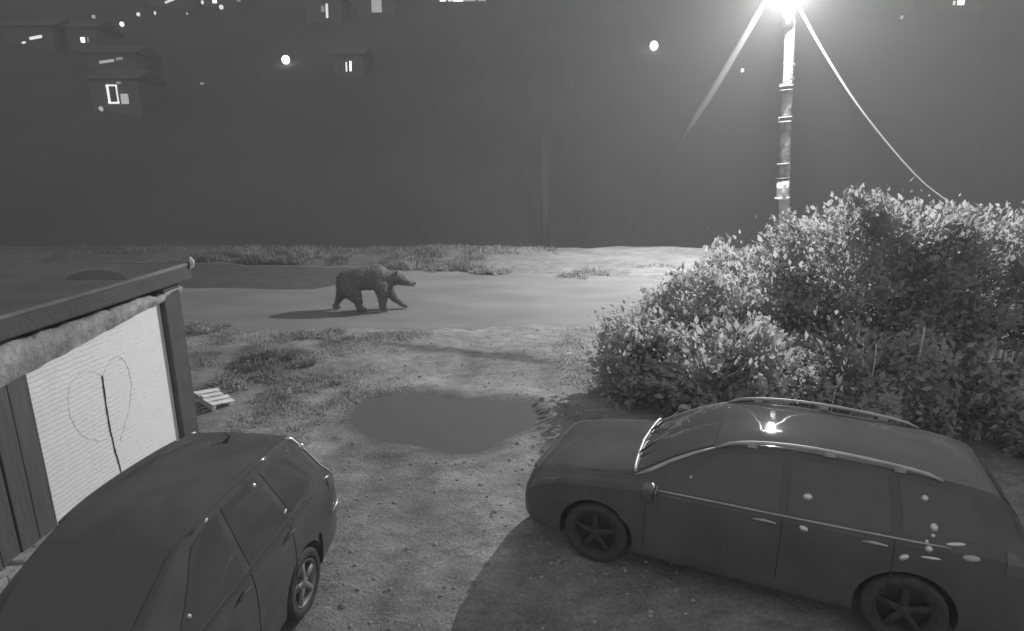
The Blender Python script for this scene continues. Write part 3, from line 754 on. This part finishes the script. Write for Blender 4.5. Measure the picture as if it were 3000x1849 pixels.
bush((8.4, 7.9), 1.1, .7, .85, "lowest shaded bush beside the estate car's rear end", 8000, 2.4, GB, z_low=0, nclump=110)
bush((7.2, 9.2), 1.2, .9, 1.2, "low shaded bush behind the estate car's tail", 11000, 2.4, GB, z_low=0)
bush((9.0, 9.0), 1.2, .9, 1.2, "low shaded bush at the right edge beside the pickets", 11000, 2.4, GB, z_low=0)

def weeds(name, n, sampler, hgt, label, wid=.012, lean=.35, m="grass"):
    """scattered blades"""
    V = []; Fc = []
    P = []
    while len(P) < n:
        q = sampler()
        if q is not None: P.append(q)
    for x, y, s in P:
        z = h_ground(x, y)-.01; a = RNG.uniform(0, 6.28); l = RNG.uniform(hgt*.35, hgt)*s; dx, dy = math.cos(a)*wid, math.sin(a)*wid
        lx, ly = RNG.normal(0, lean, 2)*l; b = len(V)
        V += [(x-dx, y-dy, z), (x+dx, y+dy, z), (x+dx*.8+lx*.4, y+dy*.8+ly*.4, z+l*.6), (x-dx*.8+lx*.4, y-dy*.8+ly*.4, z+l*.6), (x+lx, y+ly, z+l)]
        Fc += [[b, b+1, b+2, b+3], [b+3, b+2, b+4]]
    o = mesh_obj(name, V, Fc, M[m]); tag(o, label, None, None, "stuff"); return o
def patchy(x0, x1, y0, y1, sc, thr, seed, f=lambda x, y: 1):
    def s():
        x = RNG.uniform(x0, x1); y = RNG.uniform(y0, y1)
        v = noise.noise(Vector((x*sc, y*sc, seed)))
        if v < thr + RNG.normal(0, .13): return None
        k = f(x, y)
        if k <= 0: return None
        return x, y, (.5+min(1, (v-thr)*2))*k
    return s
# left rough patch between garage and drive
weeds("grass", 15000, patchy(-7.6, -1.9, 8.4, 14.6, 1.1, -.05, 1, lambda x, y: 1 if x < -2.4-(12-y)*.12+noise.noise(Vector((y, 0, 0))) else .3), .12, "low weeds on the dirt beside the garage")
weeds("grass", 5000, patchy(-14, -1.0, 22.4, 26.2, .6, .0, 7, lambda x, y: 1 if y > road_hi(x)+.1 else 0), .36, "taller weeds along the far verge of the road", .02, m="drygrass")
weeds("grass", 2200, patchy(-20, 2, 26.0, 28.5, .5, -.2, 21, lambda x, y: .7), .3, "thin weeds along the brow beyond the verge", .018, m="drygrass")
weeds("grass", 700, patchy(-1, 8, 21.2, 23.0, .8, .12, 9, lambda x, y: .8 if y > road_hi(x) else 0), .2, "sparse weeds on the bright verge under the lamp", .02)
weeds("grass", 5000, patchy(.9, 2.8, 8.2, 14.8, 1.1, .0, 4, lambda x, y: .6), .12, "short weeds by the foot of the hedge")
weeds("grass", 5000, patchy(-3, 1.5, 3, 9.5, 1.3, .12, 14, lambda x, y: .35), .06, "thin short weeds on the dirt between the cars")

# ragged weed tufts on the verge and by the garage
def tuft(loc, rx, ry, h, label, n, group, m="grass", wid=.016):
    root = empty("weed_clump", (loc[0], loc[1], h_ground(loc[0], loc[1])), label, "weed clump", 0, group); V = []; Fc = []
    K = [(RNG.normal(0, rx*.5), RNG.normal(0, ry*.5), RNG.uniform(.3, 1)) for _ in range(14)]
    for i in range(n):
        kx, ky, ks = K[int(RNG.integers(14))]; x = kx+RNG.normal(0, .05); y = ky+RNG.normal(0, .05); l = h*ks*RNG.uniform(.5, 1.1); a = RNG.uniform(0, 6.28)
        dx, dy = math.cos(a)*wid, math.sin(a)*wid; lx, ly = (x-kx)*2.5+RNG.normal(0, .25)*l, (y-ky)*2.5+RNG.normal(0, .25)*l; b = len(V)
        z0 = h_ground(loc[0]+x, loc[1]+y)-root.location.z-.01
        V += [(x-dx, y-dy, z0), (x+dx, y+dy, z0), (x+dx+lx*.4, y+dy+ly*.4, z0+l*.6), (x-dx+lx*.4, y-dy+ly*.4, z0+l*.6), (x+lx, y+ly, z0+l)]
        Fc += [[b, b+1, b+2, b+3], [b+3, b+2, b+4]]
    mesh_obj("blades", V, Fc, M[m], root)
    k = n//2; c = np.array([K[int(RNG.integers(14))] for _ in range(k)]); p = np.stack([c[:, 0]+RNG.normal(0, .07, k), c[:, 1]+RNG.normal(0, .07, k), c[:, 2]*h*RNG.uniform(.2, 1, k)], 1)
    leaves_mesh("leaves", p, RNG.normal(size=(k, 3))+np.array([0, 0, .6]), RNG.uniform(.03, .10, k), M[m], root)
for px, py, rr, hh, lb in ((1185, 786, .55, .5, "ragged weed clump just behind the bear's head"), (1290, 792, .4, .3, "small ragged weed clump right of the bear on the verge"), (1440, 801, .5, .36, "ragged weed clump midway along the verge"),
        (1700, 809, .8, .3, "wide low weed clump near the bright ground"), (900, 764, .6, .45, "ragged weed clump left of the bear on the far verge"), (730, 758, .6, .4, "ragged weed clump furthest left on the far verge")):
    p = G(px, py); tuft((p.x, p.y), rr, rr*.5, hh, lb, 500, "weed clumps on the verge")
for px, py, rr, hh, lb in ((800, 1060, .8, .22, "broad low weed clump over the dark patch left of the drive"), (600, 965, .5, .2, "low weed clump near the garage corner post"), (870, 1130, .6, .16, "low weed clump beside the drive"), (690, 1120, .5, .22, "low weed clump just above the white pallet"), (950, 985, .6, .14, "low weed clump below the bear's shadow")):
    p = G(px, py); tuft((p.x, p.y), rr, rr*.7, hh, lb, 900, "leafy weed clumps by the garage", wid=.01, m="drygrass" if px == 800 else "grass")

# pebbles
def pebbles():
    V = []; Fc = []
    for k in range(1900):
        if k < 1100: x = RNG.uniform(-4.2, 1.8); y = RNG.uniform(4, 14.8)
        elif k < 1500: x = RNG.normal(1.0, .5); y = RNG.normal(7.0, .9)
        else: x = RNG.uniform(-8, 8); y = RNG.uniform(19.8, 25)
        if poly_sd(x, y, PUD_POLY) < .1: continue
        r = RNG.uniform(.008, .03)*(1.6 if RNG.random() < .06 else 1); z = h_ground(x, y)
        b = len(V); n = 6
        for (h_, q) in ((0, 1), (.45, .85), (.7, .35)):
            for j in range(n):
                a = 2*math.pi*j/n+k; g = r*q*RNG.uniform(.8, 1.2); V.append((x+g*math.cos(a), y+g*.8*math.sin(a), z-.003+h_*r))
        for i in range(2):
            for j in range(n): Fc.append([b+i*n+j, b+i*n+(j+1) % n, b+(i+1)*n+(j+1) % n, b+(i+1)*n+j])
        Fc.append([b+2*n+j for j in range(n)])
    tag(mesh_obj("gravel", V, Fc, M["stone"], None, True), "loose pale pebbles strewn over the dirt", None, None, "stuff")
pebbles()

# white pallet beside the garage
def pallet():
    p = G(622, 1185); root = empty("pallet", (p.x, p.y, h_ground(p.x, p.y)+.02), "broken white slatted pallet lying in the weeds by the garage", "pallet", math.radians(62))
    T = Matrix.Rotation(math.radians(10), 3, 'Y') @ Matrix.Rotation(math.radians(16), 3, 'X')
    for i in range(4):
        m = MB(); m.box(T @ Vector((0, -.21+i*.14, .16)), (.44+RNG.uniform(-.05, .05), .10, .022), T); m.build("slat", M["whitewood"], root, bevel=.004)
    for x in (-.17, .17):
        m = MB(); m.box(T @ Vector((x, 0, .10)), (.07, .52, .09), T); m.build("bearer", M["whitewood"], root, bevel=.004)
pallet()

# pale pickets and stakes in the undergrowth on the right
def pickets(px0, px1, pyb, ht, y, n, label):
    a = GY(px0, pyb, y); root = empty("picket_fence", (a.x, a.y, a.z), label, "fence", 0, "broken picket fences under the bushes")
    b = GY(px1, pyb, y); W = b.x-a.x
    for i in range(n):
        if i and RNG.random() < .12: continue
        hh = ht*RNG.uniform(.45, 1.1); m = MB(); R = Matrix.Rotation(RNG.normal(0, .16), 3, 'Y')
        m.box(R @ Vector((0, 0, hh/2))+Vector((W*i/(n-1), RNG.normal(0, .02), 0)), (RNG.uniform(.03, .06), .018, hh), R, .8); m.build("picket", M["whitewood"], root, bevel=.003)
    m = MB(); m.box((W/2, .025, ht*.18), (W, .02, .03)); m.build("rail", M["darkwood"], root)
    m = MB(); m.box((W/2, .025, -a.z/2), (.05, .04, a.z)); m.build("post", M["darkwood"], root)
pickets(2850, 3060, 1312, .34, 8.65, 14, "broken pale pickets low behind the estate car")
pickets(2895, 3060, 1062, .26, 8.9, 11, "broken pale pickets higher up under the tallest bushes")
for px, py0, py1, y, lb in ((2562, 1008, 1066, 8.9, "thin white stake leaning in the dark bush, leftmost of the stakes"), (2703, 958, 995, 8.9, "thin white stake in the dark bush above the estate car roof"), (2443, 1140, 1160, 8.6, "short white stake just above the far roof rail")):
    a = GY(px, py1, y); b = GY(px+6, py0, y); g = Vector((a.x-.03, a.y, h_ground(a.x, a.y)))
    tag(MB().tube([g, a, b], [.008, .011, .009], 6).build("stake", M["whitewood"], None, True), lb, "stake", "white stakes in the bush")

# ------------------------------------------------------------------ the dark hillside: houses, lamps, trees
def ray_hill(px, py):
    u = (px-CX)/F; v = (py-CY)/F; r = Vector((u, CP-v*SP, -(SP+v*CP))); o = Vector((0, 0, CAM_H))
    t = 40.0
    while t < 420:
        p = o+r*t
        if p.z < h_ground(p.x, p.y): return p
        t += .5
    return o+r*300
def glow_kind(e): return GLOW[e]
def house(px, py, wpx, hpx, wins, label, roofed=True, group="houses on the dark hillside"):
    """house whose facade centre is near px,py; wins = (px,py,w,h,brightness)"""
    p = ray_hill(px, py+hpx/2); d = p.y/CP; s = d/F
    p.z = h_ground(p.x, p.y)
    yf = p.y; W = wpx*s; H = hpx*s
    root = empty("house", (p.x, yf, p.z), label, "house", 0, group)
    base = GY(px, py+hpx/2, yf); zb = base.z-p.z
    m = MB(); m.box((0, 3.5+.05, (zb+H)/2-1.0), (W, 7, zb+H+2.0)); m.build("wall", M["far"], root)
    m = MB(); z1 = zb+H
    m.add([(-W/2-.4, -.4, z1), (W/2+.4, -.4, z1), (W/2+.4, 7.5, z1), (-W/2-.4, 7.5, z1), (-W/2-.4, 3.5, z1+1.6), (W/2+.4, 3.5, z1+1.6)], [[0,1,5,4],[2,3,4,5],[0,4,3],[1,2,5],[3,2,1,0]])
    m.build("roof", M["farroof"], root)
    for wx, wy, ww, wh, e, shape in wins:
        c = GY(wx, wy, yf)-Vector((p.x, yf, p.z)); a, b = ww*s, wh*s; t = .07*max(a, b)
        f = MB(); 
        if shape == 'frame':
            f.box(c+Vector((-a/2+t, -.03, 0)), (t*2, .06, b)); f.box(c+Vector((a/2-t*.5, -.03, 0)), (t, .06, b)); f.box(c+Vector((0, -.03, b/2)), (a, .06, t*1.3)); f.box(c+Vector((0, -.03, -b/2)), (a, .06, t*1.6))
            fr = f.build("window", GLOW[e], root)
            MB().box(c+Vector((0, .0, 0)), (a-t*2.4, .04, b-t)).build("pane", M["glass"], fr)
        else:
            f.box(c+Vector((0, -.0, 0)), (a+t, .05, b+t)); fr = f.build("window", M["farroof"], root)
            MB().box(c+Vector((0, -.04, 0)), (a, .03, b), Matrix.Rotation(math.radians(shape if isinstance(shape, (int, float)) else 0), 3, 'Y')).build("pane", GLOW[e], fr)
    return root
def hill_lamp(px, py, r_px, e, label, sx=1.0, tilt=0):
    """distant street lamp on the hillside: pole and glowing head"""
    p = ray_hill(px, py+22); s = p.y/CP/F; yl = p.y
    g = Vector((p.x, yl, h_ground(p.x, yl))); c = GY(px, py, yl)-g; r = r_px*s
    root = empty("street_lamp", g, label, "street lamp", 0, "lamps on the dark hillside")
    MB().tube([(c.x, .15, -.3), (c.x, .15, c.z+.1)], [.09, .06], 6).build("pole", M["far"], root)
    m = MB(); R = Matrix.Translation(c) @ Matrix.Rotation(math.radians(tilt), 4, 'Y') @ Matrix.Diagonal((1, .6, sx, 1))
    m.lathe([(0, r), (r*.6, r*.8), (r*.95, r*.3), (r*.95, -.3*r), (r*.6, -.8*r), (0, -r)], R, 12); m.build("lamp_head", GLOW[e], root, True)
LAMPS = [(146, 78, 12, 'flare', "big flaring lamp at the upper left of the hillside", 1.5, 38), (357, 71, 6, 'bright', "round bright lamp right of the square lit window", 1, 0), (405, 42, 5, 'mid', "small lamp above and right of the round bright lamp", 1, 0),
 (274, 49, 5, 'soft', "faint lamp above the square lit window", 1, 40), (296, 108, 4, 'soft', "faint lamp just right of the square lit window", 1, 0), (454, 38, 3, 'mid', "tiny lamp between two brighter lamps near the top edge", 1.6, 0),
 (837, 175, 11, 'flare', "bright solitary lamp above the middle left of the hillside", 1, 20), (1916, 134, 11, 'flare', "round white lamp left of the tall pole", 1.1, 0), (2175, 206, 5, 'mid', "small lamp close to the left of the tall pole", 1.1, 0),
 (648, 21, 6, 'mid', "lower of the pair of lamps at the top edge", 1, 0), (593, 7, 4, 'mid', "small lamp at the top edge left of the pair", 1.2, 0), (296, 319, 6, 'soft', "dim lamp below the framed window", 1.2, -25), (592, 245, 6, 'dim', "dim lamp on the empty slope right of the framed window", .6, 0),
 (2642, 51, 4, 'soft', "faint lamp right of the tall pole near the top edge", 1.3, 0), (548, 40, 3, 'soft', "faintest small lamp near the top edge", 1.2, 0), (170, 82, 3, 'soft', "tiny lamp beside the big flaring lamp", 1.6, 10), (226, 65, 3, 'soft', "tiny faint lamp between flaring lamp and round lamp", 1, 0)]
for a in LAMPS: hill_lamp(*a)
house(90, 118, 130, 60, [(105, 110, 34, 7, 'mid', -9), (70, 125, 10, 5, 'mid', -9)], "house with a slanting strip of light at the far left")
house(245, 122, 80, 60, [(243, 117, 11, 13, 'bright', 0), (258, 116, 4, 12, 'dim', 0)], "house with one square brightly lit window")
house(330, 190, 130, 50, [(313, 180, 40, 7, 'soft', -7), (350, 172, 18, 7, 'dim', -7)], "house with two dim slanting strips of light")
house(345, 290, 130, 90, [(330, 276, 28, 44, 'mid', 'frame'), (366, 290, 20, 26, 'soft', 0), (348, 243, 12, 6, 'dim', 0)], "house with a tall framed window and a dim square window")
house(500, 5, 110, 40, [(497, 3, 26, 5, 'mid', -18), (629, 4, 0.1, 0.1, 'dim', 0)], "house at the top edge with a short slanting light")
house(640, 0, 90, 50, [(629, 4, 11, 9, 'bright', 0), (699, 2, 10, 5, 'dim', 0)], "house at the top edge with one bright small window")
house(950, 35, 90, 60, [(958, 32, 6, 34, 'mid', 2), (946, 26, 10, 14, 'dim', 0)], "house with one narrow upright lit window")
house(1022, 200, 80, 60, [(1015, 196, 4, 24, 'mid', 2), (1027, 194, 5, 25, 'bright', 2)], "house with two narrow upright lit windows side by side")
house(1103, 5, 90, 90, [(1103, 12, 26, 40, 'soft', 0)], "house at the top edge with one tall grey lit window")
house(1330, -10, 170, 60, [(1297, 0, 14, 7, 'bright', 0), (1318, 0, 10, 7, 'mid', 0), (1342, 0, 26, 7, 'bright', 0), (1376, 0, 30, 6, 'soft', 0), (1412, 0, 20, 5, 'soft', 0)], "long house at the top edge with a row of lit windows")
house(2805, 15, 120, 60, [(2815, 7, 18, 13, 'bright', 0), (2795, 9, 6, 10, 'mid', 0)], "house at the upper right with a bright window beside a small one")
def faint_pole():
    p = GY(1600, 590, 60); g = Vector((p.x, 60, h_ground(p.x, 60))); t = GY(1596, 330, 60)-g
    root = empty("utility_pole", g, "faint grey pole standing alone on the dark slope beyond the road", "pole")
    MB().tube([(0, 0, -.3), t], [.45, .4], 10).build("shaft", M["farpole"], root, True)
    m = MB(); m.box(t+Vector((.1, 0, -1.0)), (1.1, .8, 1.9)); m.build("cabinet", M["farpole"], root, bevel=.05)
M["farpole"] = mat("far_pole_concrete", .14, .9, .16, scale=1)
faint_pole()

# added chrome beads on the two cars, standing in for glints of light
bpy.context.view_layer.update()
def glint(px, py, w_, h_, name, rot=0, m="chrome"):
    u = (px-CX)/F; v = (py-CY)/F; dr = Vector((u, CP-v*SP, -(SP+v*CP))).normalized()
    hit, loc, nrm, idx, ob, _ = SC.ray_cast(bpy.context.evaluated_depsgraph_get(), Vector((0, 0, CAM_H)), dr)
    if not hit: return
    root = ob
    while root.parent: root = root.parent
    if root.get("category") != "car": return
    k = (loc-Vector((0, 0, CAM_H))).length/F; a, b = w_*k/2, h_*k/2
    ax = Vector((math.cos(rot), 0, -math.sin(rot))); ax = (ax - nrm*ax.dot(nrm)).normalized(); ay = nrm.cross(ax)
    inv = root.matrix_world.inverted(); vs = []; NU, NV = 12, 7
    for j in range(NV+1):
        ph = math.pi*j/NV
        for i in range(NU):
            th = 2*math.pi*i/NU; vs.append(inv @ (loc + ax*a*math.sin(ph)*math.cos(th) + ay*b*math.sin(ph)*math.sin(th) + nrm*min(a, b)*.7*math.cos(ph)))
    fs = [[j*NU+i, j*NU+(i+1) % NU, (j+1)*NU+(i+1) % NU, (j+1)*NU+i] for j in range(NV) for i in range(NU)]
    mesh_obj(name, [tuple(v) for v in vs], fs, M[m], root, True)
D = 3000/2453
for q in ((1935, 1190, 20, 15, "glint_bead"), (2215, 1193, 13, 13, "glint_bead"), (2237, 1263, 15, 17, "glint_bead"), (2235, 1283, 8, 8, "glint_bead"), (2220, 1297, 7, 8, "glint_bead"), (2225, 1315, 14, 13, "glint_bead"),
          (2165, 1335, 20, 12, "glint_bead", -.5), (1925, 1266, 19, 12, "glint_dot", .3), (1492, 1243, 32, 7, "glint_sliver", .95), (1565, 1163, 8, 18, "glint_dash"), (1655, 1143, 6, 7, "glint_bead"), (2230, 1337, 34, 6, "glint_bar"),
          (2290, 1304, 34, 8, "glint_oval"), (2327, 1338, 30, 13, "glint_oval", 0, "rail"), (608, 1163, 11, 11, "glint_bead"), (683, 1226, 4, 18, "glint_dot"), (493, 1247, 7, 14, "glint_bead", 0, "rail"), (453, 1477, 12, 10, "glint_bead", 0, "rail"), (720, 1070, 16, 16, "glint_star")):
    glint(q[0]*D, q[1]*D, q[2]*D, q[3]*D, *q[4:])

# ------------------------------------------------------------------ night haze
hm = bpy.data.materials.new("haze_air"); hm.use_nodes = True; nt = hm.node_tree
for n in list(nt.nodes):
    if n.type != 'OUTPUT_MATERIAL': nt.nodes.remove(n)
pv = nt.nodes.new("ShaderNodeVolumePrincipled"); pv.inputs["Color"].default_value = (.6, .6, .6, 1); pv.inputs["Density"].default_value = .0048; pv.inputs["Anisotropy"].default_value = .2
nt.links.new(pv.outputs[0], nt.nodes["Material Output"].inputs["Volume"])
hz = MB().box((0, 180, 105), (860, 500, 240)).build("haze", hm); tag(hz, None, None, None, "stuff")
hz["label"] = "thin night haze glowing round the street lamp"
